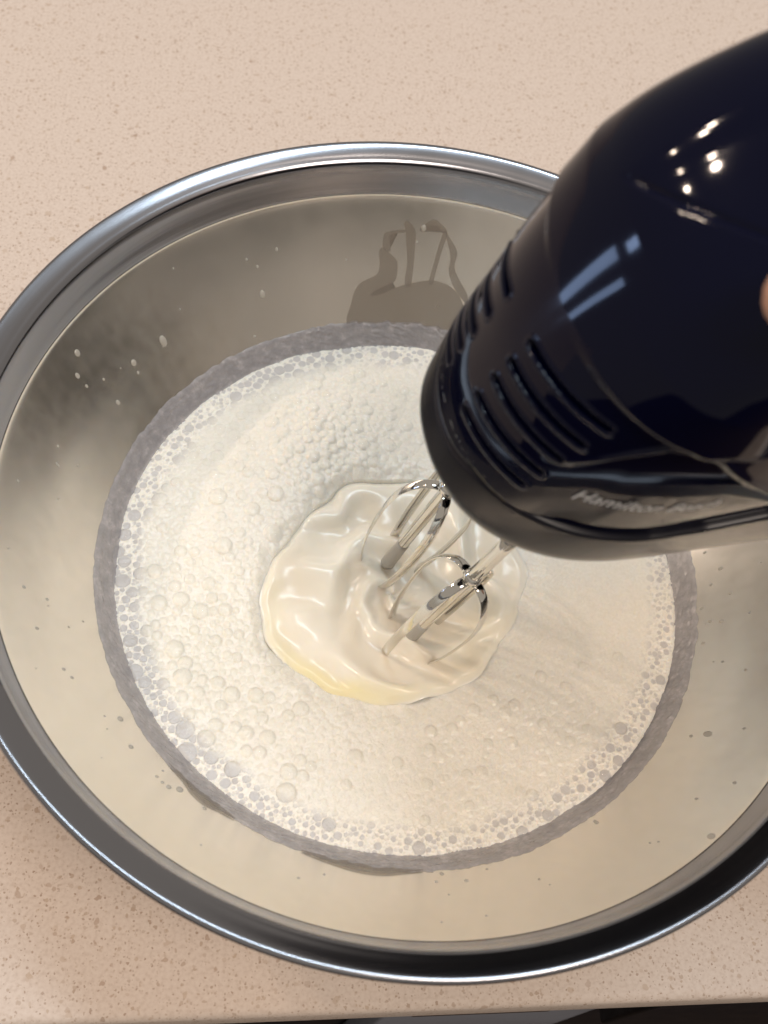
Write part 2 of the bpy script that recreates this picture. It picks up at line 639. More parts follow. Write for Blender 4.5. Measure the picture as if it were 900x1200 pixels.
def zone_radius(x, y):
    """typical bubble radius of the foam at a place (metres)"""
    r = math.hypot(x, y)
    mound = math.exp(-((x + .027) ** 2 + (y - .055) ** 2) / (2 * .017 ** 2))
    left = math.exp(-((x + .066) ** 2 + (y + .018) ** 2) / (2 * .020 ** 2))
    low = math.exp(-((x + .045) ** 2 + (y + .058) ** 2) / (2 * .016 ** 2))
    near = math.exp(-max(0, math.hypot(x - SC[0], y - SC[1]) - float(swirl_r(math.atan2(y - SC[1], x - SC[0])))) / .008)
    base = 0.00074
    if r > FR - .0095:
        base = 0.00062
    k = max(1.35 * mound, 1.05 * left, .9 * low, .45 * near if x < 0.015 else 0)
    return base + 0.0009 * k


BUB = []          # x, y, r of the large ones that become objects
cell = 0.004
occ = {}


def fits(x, y, r, pack):
    ci, cj = int(x / cell + 1000), int(y / cell + 1000)
    for i in range(ci - 2, ci + 3):
        for j in range(cj - 2, cj + 3):
            for (a, b, c) in occ.get((i, j), ()):
                if (a - x) ** 2 + (b - y) ** 2 < (pack * (c + r)) ** 2:
                    return False
    return True


def put(x, y, r):
    occ.setdefault((int(x / cell + 1000), int(y / cell + 1000)), []).append((x, y, r))
    # rasterise the power distance
    m = int(1.7 * r / STEP) + 2
    i0, j0 = int(round(x / STEP + N / 2)), int(round(y / STEP + N / 2))
    a, b, c, d = max(i0 - m, 0), min(i0 + m + 1, N), max(j0 - m, 0), min(j0 + m + 1, N)
    if a >= b or c >= d:
        return
    p = r * r - ((GX[a:b, c:d] - x) ** 2 + (GY[a:b, c:d] - y) ** 2)
    v1, v2 = V1[a:b, c:d], V2[a:b, c:d]
    up = p > v1
    v2[:] = np.where(up, v1, np.maximum(v2, p))
    OWN_R[a:b, c:d][up] = r
    v1[:] = np.where(up, p, v1)


def tryput(n, pick, rad, pack):
    for _ in range(n):
        x, y = pick()
        if math.hypot(x, y) > FR - 0.0006:
            continue
        if math.hypot(x - SC[0], y - SC[1]) < float(swirl_r(math.atan2(y - SC[1], x - SC[0]))) - .001:
            continue
        r = rad(x, y)
        if fits(x, y, r, pack):
            put(x, y, r)
            if r > 0.00165:
                BUB.append((x, y, r))


def disc():
    a, r = random.uniform(0, 2 * math.pi), FR * math.sqrt(random.random())
    return r * math.cos(a), r * math.sin(a)


def gauss(cx, cy, s):
    return lambda: (random.gauss(cx, s), random.gauss(cy, s))


def ring(r0, r1):
    def f():
        a, r = random.uniform(0, 2 * math.pi), random.uniform(r0, r1)
        return r * math.cos(a), r * math.sin(a)
    return f


def pl(a, b):
    return lambda x, y: a + (b - a) * random.random() ** 2.2


tryput(4000, gauss(-.064, -.022, .020), pl(.0014, .0037), .84)
tryput(500, gauss(-.048, -.058, .014), pl(.0012, .0027), .88)
tryput(7000, gauss(-.027, .056, .015), pl(.0015, .0030), .78)
tryput(1500, gauss(-.055, .028, .014), pl(.0013, .0027), .82)
tryput(160, gauss(.02, -.075, .022), pl(.0013, .0024), .95)
tryput(110, gauss(.065, -.05, .02), pl(.0013, .0024), 1.0)
tryput(380, ring(FR - .0080, FR - .0018), pl(.0007, .0017), .95)
tryput(16000, disc, lambda x, y: zone_radius(x, y) * random.uniform(.8, 1.5), .84)
tryput(30000, disc, lambda x, y: min(zone_radius(x, y), .0011) * random.uniform(.5, .9), .80)

edge_zone = smooth(FR - .0125, FR - .0055, GR + 0.0016 * vnoise(GX, GY, 90, 5, 2))
domez = np.sqrt(np.clip(V1, 0, None))
border = np.exp(-np.clip(V1 - V2, 0, None) / (OWN_R * 0.00030))
border = np.where(V1 <= 0, 1.0, border)
calm = 0.55 + 0.45 * smooth(-0.2, 0.35, vnoise(GX, GY, 28, 21, 2))
# the upper left of the foam is nearly smooth froth
froth = np.clip(bump_at(GX, GY, (-.060, .068), .018) + bump_at(GX, GY, (.045, .07), .03) + .8 * bump_at(GX, GY, (.06, .0), .02), 0, 1)
amp = (0.25 - 0.13 * froth + 0.32 * bump_at(GX, GY, (-.027, .057), .016) + 0.07 * bump_at(GX, GY, (-.062, -.02), .022)) * (0.55 + 0.45 * calm)
H = foam_base(GX, GY) + amp * domez * (1 - .75 * edge_zone) + 0.00028 * border * edge_zone + 0.00014 * border * (1 - edge_zone)
H = H + 0.00012 * vnoise(GX, GY, 700, 9, 2)
soft_side = smooth(-.9, .6, np.cos(gphi + .5))          # towards the right the froth runs into the swirl
lip = smooth(-0.001, 0.0075 + .006 * soft_side, gs + .0016 * vnoise(GX, GY, 160, 77, 2))
H = H - (0.0024 - .0010 * soft_side) * (1 - lip) ** 1.6 - 0.0065 * smooth(.0004, -.0016, gs)
thin = (1 - border) * edge_zone * smooth(.00045, .0009, OWN_R) * 0.72 * (0.65 + 0.35 * calm)
thin = np.clip(thin, 0, 1)
wetz = np.clip(1.1 * bump_at(GX, GY, (-.062, -.030), .024) + .55 * bump_at(GX, GY, (.0, -.075), .03), 0, 1)
wet = (.10 + .42 * wetz) * np.clip(1 - border, 0, 1) * smooth(.0004, .0013, OWN_R)
keep = (GR < FR + 0.0008) & (gs > -0.0017)
idx = -np.ones((N, N), int)
idx[keep] = np.arange(keep.sum())
q = np.stack([idx[:-1, :-1], idx[1:, :-1], idx[1:, 1:], idx[:-1, 1:]], -1).reshape(-1, 4)
q = q[(q >= 0).all(1)]
FV = np.stack([GX[keep], GY[keep], H[keep]], -1)
fm = np_mesh("foam", FV, q)
vattr(fm, "thin", thin[keep])
vattr(fm, "wet", wet[keep])
foam = link("foam", fm, M['foam'], cream)
foam["kind"] = "stuff"


def height_at(x, y):
    i, j = int(round(x / STEP + N / 2)), int(round(y / STEP + N / 2))
    return H[min(max(i, 0), N - 1), min(max(j, 0), N - 1)]


# large bubbles, one thin dome each, over the foam
def dome_mesh():
    rings, seg = 4, 14
    V, F = [], []
    for k in range(rings):
        a = math.radians(6 + 66 * k / (rings - 1) + 18 * (k == rings - 1))
        V += [(math.sin(a) * math.cos(2 * math.pi * j / seg), math.sin(a) * math.sin(2 * math.pi * j / seg), math.cos(a)) for j in range(seg)]
    F.append(list(range(seg)))
    for k in range(rings - 1):
        for j in range(seg):
            j2 = (j + 1) % seg
            F.append([k * seg + j, (k + 1) * seg + j, (k + 1) * seg + j2, k * seg + j2])
    me = bpy.data.meshes.new("bubble")
    me.from_pydata(V, [], F)
    me.polygons.foreach_set("use_smooth", np.full(len(me.polygons), True))
    me.materials.append(M['bubble'])
    return me


BUB.sort(key=lambda b: -b[2])
dm = dome_mesh()
for (x, y, r) in BUB[:260]:
    o = bpy.data.objects.new("bubble", dm)
    COL.objects.link(o)
    o.parent = cream
    o.location = (x, y, float(foam_base(np.array(x), np.array(y))) + 0.10 * r)
    o.scale = (r * .97, r * .97, r * random.uniform(.40, .56))
    o.rotation_euler = (0, 0, random.uniform(0, 6))

# a few bubbles that cling to the wet wall above the foam
for _ in range(40):
    a_ = random.uniform(0, 2 * math.pi)
    z_ = FZ + random.uniform(.0004, .0042)
    r_ = random.uniform(.0006, .0012)
    o = bpy.data.objects.new("bubble", dm)
    COL.objects.link(o)
    o.parent = cream
    c_ = wall_point(a_, z_, .0004)
    n_ = Vector(wall_point(a_, z_, .0014) - c_)
    o.location = (c_[0], c_[1], c_[2] - FZ)
    o.rotation_euler = n_.to_track_quat('Z', 'Y').to_euler()
    o.scale = (r_, r_, r_ * .5)

# --- the smooth swirl
NR, NP = 150, 420
tt = np.linspace(0.0, 1.0, NR)[:, None]
pp = np.linspace(0, 2 * math.pi, NP, endpoint=False)[None, :]
RADS = swirl_r(pp) * (0.0005 + 1.015 * tt)
SX, SY = SC[0] + RADS * np.cos(pp), SC[1] + RADS * np.sin(pp)
wob = vnoise(SX, SY, 45, 31, 2)
wob2 = vnoise(SX, SY, 24, 41, 2)
wob3 = vnoise(SX, SY, 90, 57, 2)
ph = 2 * pp - 15 * tt ** .8 + 2.6 * wob + 2.4 * wob2
fold = (0.5 + 0.5 * np.sin(ph)) ** 1.8
fold2 = (0.5 + 0.5 * np.sin(5 * pp - 9 * tt + 3.4 * wob2 + 2.0 * wob)) ** 2
SH = -0.0066 + 0.0048 * tt ** 1.5 + 0.0036 * fold * (0.30 + tt * (1 - tt) * 2.4) + 0.0022 * fold2 * smooth(.12, .5, tt) + 0.0013 * wob + 0.0006 * wob3
sft = smooth(-.9, .6, np.cos(pp + .5))
SH = SH - 0.0016 * smooth(.93, 1.0, tt) + .0022 * sft * smooth(.55, .95, tt)
SY_ = np.clip(smooth(.80, .93, tt) * (1 - smooth(.97, 1.0, tt)) * bump_at(SX, SY, (-.028, -.046), .020) * 1.1 + 0.5 * np.clip(wob2 * 2 - .7, 0, 1) * bump_at(SX, SY, (-.01, -.03), .03), 0, 1)
sv = np.stack([SX, SY, SH], -1).reshape(-1, 3)
sm_ = np_mesh("cream_swirl", sv, grid_quads(NR, NP, True))
vattr(sm_, "butter", 0.8 * SY_.ravel())
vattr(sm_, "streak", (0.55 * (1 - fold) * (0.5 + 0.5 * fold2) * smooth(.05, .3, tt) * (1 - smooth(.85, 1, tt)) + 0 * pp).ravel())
link("cream_swirl", sm_, M['cream'], cream)

# --- wet foam left on the wall above the cream
NT_, NZ = 900, 26
th = np.linspace(0, 2 * math.pi, NT_, endpoint=False)
ctop = np.cos(th) * 3
stop_ = np.sin(th) * 3
ztop = -0.0604 + 0.0005 * vnoise(ctop, stop_, 2, 51, 3) + 0.0006 * vnoise(ctop, stop_, 11, 52, 2) + 0.00022 * vnoise(ctop, stop_, 33, 53, 1)
RV = []
for j in range(NZ):
    f = j / (NZ - 1)
    z = (FZ - .0016) * (1 - f) + ztop * f
    n1 = vnoise(ctop * 15 + 9 * f, stop_ * 15 - 7 * f, 1.4, 61, 3)
    off = (0.00055 + 0.00042 * n1) * min(1, (1 - f) * 7) ** .6 + 0.00006
    r = wall_r(z)
    dr = (wall_r(z + .0008) - wall_r(z - .0008)) / .0016
    nl = np.hypot(1, dr)
    RV.append(np.stack([(r - off / nl) * np.cos(th), (r - off / nl) * np.sin(th), z + off * dr / nl - FZ], -1))
link("foam_residue", np_mesh("foam_residue", np.array(RV).reshape(-1, 3), grid_quads(NZ, NT_, True)), M['residue'], cream)

# --- thin milk films and drips that ran down the wall (angle, height)
FILM = {'base': [[1.7178, -0.0622], [1.7117, -0.0536], [1.7007, -0.0499], [1.683, -0.0471], [1.6488, -0.0453], [1.6239, -0.0438], [1.6169, -0.0402], [1.6216, -0.0362], [1.6091, -0.0346], [1.5809, -0.037], [1.5601, -0.0394], [1.557, -0.0434], [1.5631, -0.0462], [1.5908, -0.0477], [1.6248, -0.0495], [1.645, -0.0513], [1.6095, -0.0509], [1.5585, -0.0485], [1.5113, -0.0467], [1.4426, -0.0447], [1.3996, -0.0449], [1.3623, -0.0462], [1.3252, -0.0495], [1.2708, -0.0587], [1.262, -0.0622], [1.49, -.0622]],
        'link': [[1.6089, -0.035], [1.6088, -0.0303], [1.5941, -0.0291], [1.5461, -0.0281], [1.5453, -0.029], [1.5882, -0.0302], [1.5892, -0.0327], [1.5845, -0.0358]],
        'b': [[1.5435, -0.0281], [1.5504, -0.0262], [1.5388, -0.0251], [1.5125, -0.0284], [1.5081, -0.0349], [1.5053, -0.0469], [1.5283, -0.0469], [1.5271, -0.0398], [1.5358, -0.0336]],
        'top': [[1.5005, -0.0276], [1.4828, -0.0253], [1.4621, -0.0236], [1.4431, -0.0246], [1.4199, -0.0265], [1.4234, -0.0276], [1.4516, -0.0258], [1.4816, -0.0263], [1.4947, -0.0282]],
        'c': [[1.4269, -0.027], [1.4149, -0.0281], [1.422, -0.0336], [1.4281, -0.04], [1.4329, -0.0455], [1.4468, -0.0457], [1.4411, -0.0387], [1.4347, -0.0322]],
        'd': [[1.4239, -0.0273], [1.4055, -0.0292], [1.3741, -0.0335], [1.3722, -0.0389], [1.3433, -0.0433], [1.3106, -0.0471], [1.3019, -0.0504], [1.3343, -0.0483], [1.3687, -0.0446], [1.3891, -0.0402], [1.3926, -0.0352]]}


def film_mesh(polys, name, off):
    bm = bmesh.new()
    for k, poly in enumerate(polys):
        P = spline([np.array(a) for a in poly], 4, closed=True)
        vs = [bm.verts.new((a * .12, z, 0)) for a, z in P]
        bm.faces.new(vs)
    bmesh.ops.triangulate(bm, faces=bm.faces[:])
    for _ in range(2):
        bmesh.ops.subdivide_edges(bm, edges=[e for e in bm.edges if e.calc_length() > .003], cuts=1)
        bmesh.ops.triangulate(bm, faces=bm.faces[:])
    for i, v in enumerate(bm.verts):
        v.co = wall_point(v.co.x / .12, v.co.y, off)
    bmesh.ops.recalc_face_normals(bm, faces=bm.faces[:])
    me = bpy.data.meshes.new(name)
    bm.to_mesh(me)
    bm.free()
    me.polygons.foreach_set("use_smooth", np.full(len(me.polygons), True))
    return me


fo = link("milk_streak", film_mesh([FILM['base']], "milk_streak", .0003), M['film'])
tag(fo, "grey translucent milk stain on the far bowl wall behind the mixer nose", "milk stain")
for k in ('link', 'b', 'top', 'c', 'd'):
    link("drip_trail", film_mesh([FILM[k]], "drip_trail", .00035), M['film'], fo)
DRIPS = [([[-2.40, -.0606], [-2.33, -.0596], [-2.28, -.0575], [-2.235, -.0571], [-2.19, -.0590], [-2.14, -.0606], [-2.26, -.0625]], "short brown milk drip below the foam line at the lower left"),
         ([[-1.93, -.0610], [-1.84, -.0588], [-1.76, -.0573], [-1.69, -.0574], [-1.63, -.0592], [-1.57, -.0610], [-1.74, -.0625]], "wide brown milk drip below the foam line at the front of the bowl")]
for poly, lab in DRIPS:
    tag(link("milk_drip", film_mesh([poly], "milk_drip", .00045), M['drip']), lab, "milk drip")

DROPS = [[2.6539, -0.025, 4], [2.6967, -0.0298, 3], [2.6948, -0.0345, 2], [2.6448, -0.047, 3], [2.3965, -0.0429, 5], [2.521, -0.0418, 4], [2.5262, -0.0454, 2], [-2.5749, -0.0542, 3.5], [-2.4796, -0.0504, 3], [-2.3284, -0.0512, 3], [-2.3705, -0.0506, 2], [-2.3083, -0.0546, 4], [-2.3479, -0.0505, 2], [-2.2222, -0.0554, 2.5], [-1.5201, -0.0586, 2.5], [-1.5455, -0.0539, 2], [-1.4652, -0.0529, 2.5], [2.02, -0.0446, 4], [1.4883, -0.0271, 4], [-0.944, -0.0195, 4], [-0.226, -0.056, 2], [-0.1709, -0.059, 2], [-0.098, -0.0553, 2], [-0.2362, -0.052, 2.5], [-0.6309, -0.0461, 4], [-0.0548, -0.0513, 2.5], [-0.1496, -0.0488, 2], [-0.301, -0.058, 2], [-0.6417, -0.0516, 2], [-0.7782, -0.0269, 2], [-1.03, -0.058, 2], [-1.0322, -0.0571, 2.5], [-2.9296, -0.0397, 2], [-2.8311, -0.0329, 2], [-2.7242, -0.0391, 2], [-2.702, -0.0413, 2], [-2.9389, -0.0304, 2], [2.8998, -0.0359, 2], [2.0837, -0.0575, 2]]
for _ in range(70):
    DROPS.append([random.uniform(-3.14, 3.14), random.uniform(-.058, -.022), random.uniform(.8, 2.0)])
bm = bmesh.new()
for a, z, s in DROPS:
    r = s * 0.00030
    c = wall_point(a, z, 0.0)
    nrm = Vector(wall_point(a, z, 0.001) - c).normalized()
    down = (Vector((0, 0, -1)) - nrm * nrm.dot(Vector((0, 0, -1)))).normalized()
    side = nrm.cross(down)
    el = random.uniform(1.1, 1.7)
    mat = Matrix((side, down, nrm)).transposed().to_4x4()
    mat.translation = Vector(c)
    bmesh.ops.create_uvsphere(bm, u_segments=10, v_segments=6, radius=1.0, matrix=mat @ Matrix.Diagonal((r, r * el, r * .45, 1)))
me = bpy.data.meshes.new("milk_droplets")
bm.to_mesh(me)
bm.free()
me.polygons.foreach_set("use_smooth", np.full(len(me.polygons), True))
tag(link("milk_droplets", me, M['drop']), "tiny splashed droplets scattered over the inner bowl wall", "droplets", kind="stuff")

# ------------------------------------------------------------------ hand mixer, in its own axes: u to the nose, v to the cook, w up
MO = np.array([0.01521982, -0.02021914, 0.02624755])
MU = np.array([-0.96650146, -0.2163628, 0.13806543])
MV = np.array([0.19874361, -0.97128004, -0.13082838])
MW = np.array([0.16240659, -0.0990062, 0.9817443])
mixer = tag(empty("hand_mixer"), "glossy dark navy electric hand mixer held with its beaters in the cream", "hand mixer")
mixer.matrix_world = Matrix(((MU[0], MV[0], MW[0], MO[0]), (MU[1], MV[1], MW[1], MO[1]), (MU[2], MV[2], MW[2], MO[2]), (0, 0, 0, 1)))

KW = np.array([0, .012, .04, .08, .12, .16])
KU = np.array([0.0122, 0.0126, 0.0370, 0.0337, 0.0212, -0.0115])
KH = np.array([0.0263, 0.0298, 0.0371, 0.0405, 0.0373, 0.0312])
KA = np.array([0.0467, 0.0467, 0.0467, 0.045, 0.031, 0.021])
KE = np.array([.9, .9, .9, .9, .8, .7])


def hermite(K, Y, x):
    s = np.diff(Y) / np.diff(K)
    m = np.concatenate([[s[0]], np.where(s[1:] * s[:-1] > 0, 2 * s[1:] * s[:-1] / (s[1:] + s[:-1] + 1e-12), 0), [s[-1]]])
    x = np.clip(x, K[0], K[-1])
    i = np.clip(np.searchsorted(K, x) - 1, 0, len(K) - 2)
    h = K[i + 1] - K[i]
    t = (x - K[i]) / h
    return Y[i] * (1 + 2 * t) * (1 - t) ** 2 + m[i] * h * t * (1 - t) ** 2 + Y[i + 1] * t * t * (3 - 2 * t) + m[i + 1] * h * t * t * (t - 1)


def rear_u(w):
    a = -0.118 + (0.118 - 0.012) * smooth(.0930, .1030, w)
    a = a + 0.010 * smooth(.100, .125, w)
    return np.minimum(a, hermite(KW, KU, np.asarray(w, float)) - .030 - .012 * smooth(.14, .16, w))


NF, NS, NB = 420, 70, 60
SLOTS = [(1, .0035, .0280 - .0006 * k, a, b) for k, (a, b) in enumerate(((.0910, .0945), (.0838, .0865), (.0768, .0788), (.0690, .0712), (.0622, .0640)))]
SLOTS += [(-1, .0112, .0310, a, b) for a, b in ((.0878, .0835), (.0800, .0755), (.0730, .0685), (.0662, .0617), (.0600, .0560))]


def seam_w(u):
    return np.interp(u, [-.12, -.06, -.035, -.02, -.005, .018, .029, .0335, .036, .040], [.066, .066, .0645, .0595, .057, .0560, .0555, .0545, .0515, .047])


def ledge_w(u):
    return np.interp(u, [-.06, -.03, -.018, -.005, .002, .008, .013, .018, .024, .032], [.080, .081, .084, .0930, .0985, .1005, .0985, .0910, .0800, .072])


def outline(w, shrink=1.0):
    """closed outline at height w: (n,2) u,v and signed length from the nose"""
    U, Hh = float(hermite(KW, KU, np.array(w))), float(hermite(KW, KH, np.array(w)))
    ur = float(rear_u(w))
    a = min(float(hermite(KW, KA, np.array(w))), (U - ur) * .72)
    ex = float(hermite(KW, KE, np.array(w)))
    thf = np.linspace(-math.pi / 2, math.pi / 2, NF)
    c, s = np.abs(np.cos(thf)) ** ex, np.sign(np.sin(thf)) * np.abs(np.sin(thf)) ** ex
    F = np.stack([U - a + a * c, Hh * s], -1)
    rb = min(.03, (U - a - ur) * .9)
    us = np.linspace(U - a, ur + rb, NS + 2)[1:-1]
    near = np.stack([us, np.full(NS, Hh)], -1)
    thb = np.linspace(math.pi / 2, -math.pi / 2, NB)
    e = .75
    B = np.stack([ur + rb - rb * np.abs(np.cos(thb)) ** e, Hh * np.sign(np.sin(thb)) * np.abs(np.sin(thb)) ** e], -1)
    P = np.vstack([F, near, B, near[::-1] * [1, -1]])
    ctr = np.array([(U + ur) / 2, 0])
    return ctr + (P - ctr) * shrink


def surf_rows(rows):
    G = []
    for (w, shr) in rows:
        P = outline(min(w, .16), shr)
        G.append(np.column_stack([P, np.full(len(P), w)]))
    return np.array(G)


def detail(G):
    """push slots, seam lip, side ledge and the top arc into the surface"""
    P = G.copy()
    du = np.roll(G, -1, 1) - np.roll(G, 1, 1)
    dw = np.gradient(G, axis=0)
    n = np.cross(du, dw)
    n /= np.linalg.norm(n, axis=2)[..., None] + 1e-12
    u, v, w = G[..., 0], G[..., 1], G[..., 2]
    # length along the nose from the centre line
    d = np.linalg.norm(np.diff(G[:, :NF], axis=1), axis=2)
    s = np.concatenate([np.zeros((len(G), 1)), np.cumsum(d, 1)], 1)
    s = s - s[:, [NF // 2]]
    S = np.full(u.shape, 9.0)
    S[:, :NF] = s
    off = np.zeros_like(u)
    for sg, lo, hi, w0, w1 in SLOTS:
        T = S * sg
        T = np.where(np.abs(S) > 1, 9.0, T)
        cl = np.clip(T, lo, hi)
        dist = np.hypot(T - cl, w - (w0 + (w1 - w0) * (cl - lo) / (hi - lo)))
        off -= 0.0028 * (1 - smooth(.00060, .00115, dist))
        off += 0.00025 * np.exp(-((dist - .00150) / .00035) ** 2)
    side = smooth(.029, .015, u)
    lw = ledge_w(u)
    off -= 0.0019 * side * smooth(lw + .0006, lw - .0016, w) * smooth(.106, .1015, w)
    off += 0.0006 * side * np.exp(-((w - lw - .0012) / .0012) ** 2)
    # parting line of the top cap
    aw = 0.1285 + 0.62 * (v + .004)
    off -= 0.0008 * np.exp(-((w - aw) / .0006) ** 2) * smooth(-.02, .005, u) * smooth(-.016, -.008, v)
    off -= 0.0006 * smooth(aw - .0008, aw + .0008, w) * smooth(-.016, -.008, v)
    return P + n * off[..., None]


def shell_mesh(name, rows, det=True, bottom=False, top=False):
    G = surf_rows(rows)
    if det:
        G = detail(G)
    nr, nc = G.shape[:2]
    V = G.reshape(-1, 3)
    Q = grid_quads(nr, nc, True)
    caps = []
    if bottom:
        caps.append((0, True))
    if top:
        caps.append((nr - 1, False))
    base = len(V)
    tris = []
    for k, (row, flip) in enumerate(caps):
        V = np.vstack([V, G[row].mean(0)])
        j = np.arange(nc)
        j2 = (j + 1) % nc
        t = np.stack([row * nc + j, row * nc + j2, np.full(nc, base + k), np.full(nc, base + k)], -1)
        tris.append(t[:, [1, 0, 2]] if flip else t[:, :3])
    me = np_mesh(name, V, Q)
    if tris:
        bm = bmesh.new()
        bm.from_mesh(me)
        bm.verts.ensure_lookup_table()
        for t in np.vstack(tris):
            try:
                f = bm.faces.new([bm.verts[int(i)] for i in t])
                f.smooth = True
            except ValueError:
                pass
        bm.to_mesh(me)
        bm.free()
    return me


def shift_to_seam(G, sign):
    return G


# base cover: bottom up to the seam (its top edge follows the seam line)
def seam_part(name, lower):
    if lower:
        fr = np.concatenate([[0, 0, .05, .1], np.linspace(.14, .97, 40), [.985, .995, 1.0, 1.0, 1.0]])
        shr = np.concatenate([[.80, .93, .975, .99], np.ones(40), [.998, .994, .985, .96, .90]])
        G = []
        for f_, s_ in zip(fr, shr):
            P = outline(.0, 1.0)
            row = np.zeros((len(P), 3))
            w = np.full(len(P), .03)
            for _ in range(3):
                # outline at varying height, found per point
                wq = np.unique(np.round(w, 4))
                tab = {float(x): outline(float(x), s_) for x in wq}
                row[:, :2] = [tab[float(round(x, 4))][i] for i, x in enumerate(w)]
                w = f_ * (seam_w(row[:, 0]) - .00045)
            row[:, 2] = w
            G.append(row)
        G = np.array(G)
    return G


Gb = seam_part("base", True)
nr, nc = Gb.shape[:2]
bme = np_mesh("base_cover", Gb.reshape(-1, 3), grid_quads(nr, nc, True))
link("base_cover", bme, M['base'], mixer)

# shell: seam line up to the top; rows are heights, the first ones bent to follow the seam
hs = np.concatenate([np.linspace(.0, .02, 10), np.arange(.0204, .060, .00033), np.arange(.0602, .0935, .0008), np.arange(.0938, .112, .0012), [.1135]])
ws = np.concatenate([np.arange(.0545, .1060, .00030), np.arange(.1062, .118, .0008), np.arange(.118, .150, .0004), np.arange(.150, .16, .0008)])
rows = [(w, 1.0) for w in ws]
for a in np.linspace(0.05, 1, 14):
    ang = a * math.pi / 2
    rows.append((.16 + .0050 * math.sin(ang), 1 - .30 * (1 - math.cos(ang))))
G = detail(surf_rows(rows))
# bend rows below 0.064 down to the seam
low = []
for f_, s_ in ((0.0, .90), (0.0, .965), (0.0, .985), (.004, .995), (.02, 1.0), (.06, 1), (.12, 1), (.2, 1), (.3, 1), (.4, 1), (.5, 1), (.6, 1), (.7, 1), (.8, 1), (.9, 1)):
    row = np.zeros((nc, 3))
    w = np.full(nc, .054)
    for _ in range(3):
        wq = np.unique(np.round(w, 4))
        tab = {float(x): outline(float(x), s_) for x in wq}
        row[:, :2] = [tab[float(round(x, 4))][i] for i, x in enumerate(w)]
        w = (seam_w(row[:, 0]) + .00045) * (1 - f_) + .056 * f_
    row[:, 2] = w
    low.append(row)
low = np.array(low)
LO_OFF = 0.0019 * smooth(.029, .015, low[..., 0])
du = np.roll(low, -1, 1) - np.roll(low, 1, 1)
nn = np.stack([du[..., 1], -du[..., 0], np.zeros_like(du[..., 0])], -1)
nn /= np.linalg.norm(nn, axis=2)[..., None] + 1e-12
low = low - nn * LO_OFF[..., None]
G = np.concatenate([low, G])
nr = len(G)
SV = np.vstack([G.reshape(-1, 3), G[-1].mean(0)])
shell = np_mesh("shell", SV, grid_quads(nr, nc, True))
bm = bmesh.new()
bm.from_mesh(shell)
bm.verts.ensure_lookup_table()
top0 = (nr - 1) * nc
for j in range(nc):
    f = bm.faces.new([bm.verts[top0 + j], bm.verts[top0 + (j + 1) % nc], bm.verts[nr * nc]])
    f.smooth = True
bm.to_mesh(shell)
bm.free()
shell_o = link("shell", shell, M['shell'], mixer)
# black core seen in the seam gap
core = []
for w in np.linspace(.038, .060, 8):
    P = outline(w, .93)
    core.append(np.column_stack([P, np.full(len(P), w)]))
core = np.array(core)
link("seam_gap", np_mesh("seam_gap", core.reshape(-1, 3), grid_quads(len(core), nc, True)), M['black'], mixer)


# vent slots: dark grille behind each opening
def nose_point(s, w, off=0.0):
    P = outline(w)[:NF]
    d = np.concatenate([[0], np.cumsum(np.linalg.norm(np.diff(P, axis=0), axis=1))])
    d -= d[NF // 2]
    u, v = np.interp(s, d, P[:, 0]), np.interp(s, d, P[:, 1])
    u2, v2 = np.interp(s + .0005, d, P[:, 0]), np.interp(s + .0005, d, P[:, 1])
    n = np.array([v2 - v, -(u2 - u)])  # outward
    n /= np.linalg.norm(n)
    return np.array([u + n[0] * off, v + n[1] * off, w])


for sg, lo, hi, w0, w1 in SLOTS:
    path = [nose_point(sg * x, w0 + (w1 - w0) * (x - lo) / (hi - lo), -.0032) for x in np.linspace(lo, hi, 16)]
    link("vent_slot", tube_mesh("vent_slot", path, .0011, 8), M['black'], mixer)

# handle, off to the right
hp = spline([(-.006, 0, .142), (-.024, 0, .149), (-.055, 0, .150), (-.09, 0, .140), (-.112, 0, .115), (-.112, 0, .080)], 8)
link("handle", tube_mesh("handle", hp, .0165, 24, flat=(1.15, .9, (0, 1, 0))), M['shell'], mixer)
link("speed_switch", bevel_box("speed_switch", (-.044, -.010, .162), (-.022, .010, .169), .002, 3), M['base'], mixer)

# lettering on the side band
fc = bpy.data.curves.new("lettering", 'FONT')
fc.body = "Hamilton Beach"
fc.size = 0.0078
fc.shear = 0.32
fc.align_x = 'CENTER'
fc.resolution_u = 3
fo_ = bpy.data.objects.new("lettering_curve", fc)
COL.objects.link(fo_)
bpy.context.view_layer.update()
lm = bpy.data.meshes.new_from_object(fo_.evaluated_get(bpy.context.evaluated_depsgraph_get()))
bpy.data.objects.remove(fo_)
bm = bmesh.new()
bm.from_mesh(lm)
bmesh.ops.triangulate(bm, faces=bm.faces[:])
xs = [v.co.x for v in bm.verts]
wid = max(xs) - min(xs)
GL = G.reshape(-1, 3)
GLn = GL[(GL[:, 1] > 0.02)]
for v in bm.verts:
    uu = .0045 - v.co.x * (.031 / wid)
    ww = .0720 + v.co.y * (.040 / wid) - .22 * (uu - .0045)
    dd = (GLn[:, 0] - uu) ** 2 + (GLn[:, 2] - ww) ** 2
    i = np.argsort(dd)[:6]
    vv = np.average(GLn[i, 1], weights=1 / (dd[i] + 1e-9))
    v.co = (uu, vv + .00035, ww)
lm2 = bpy.data.meshes.new("lettering")
bm.to_mesh(lm2)
bm.free()
link("lettering", lm2, M['letter'], mixer)

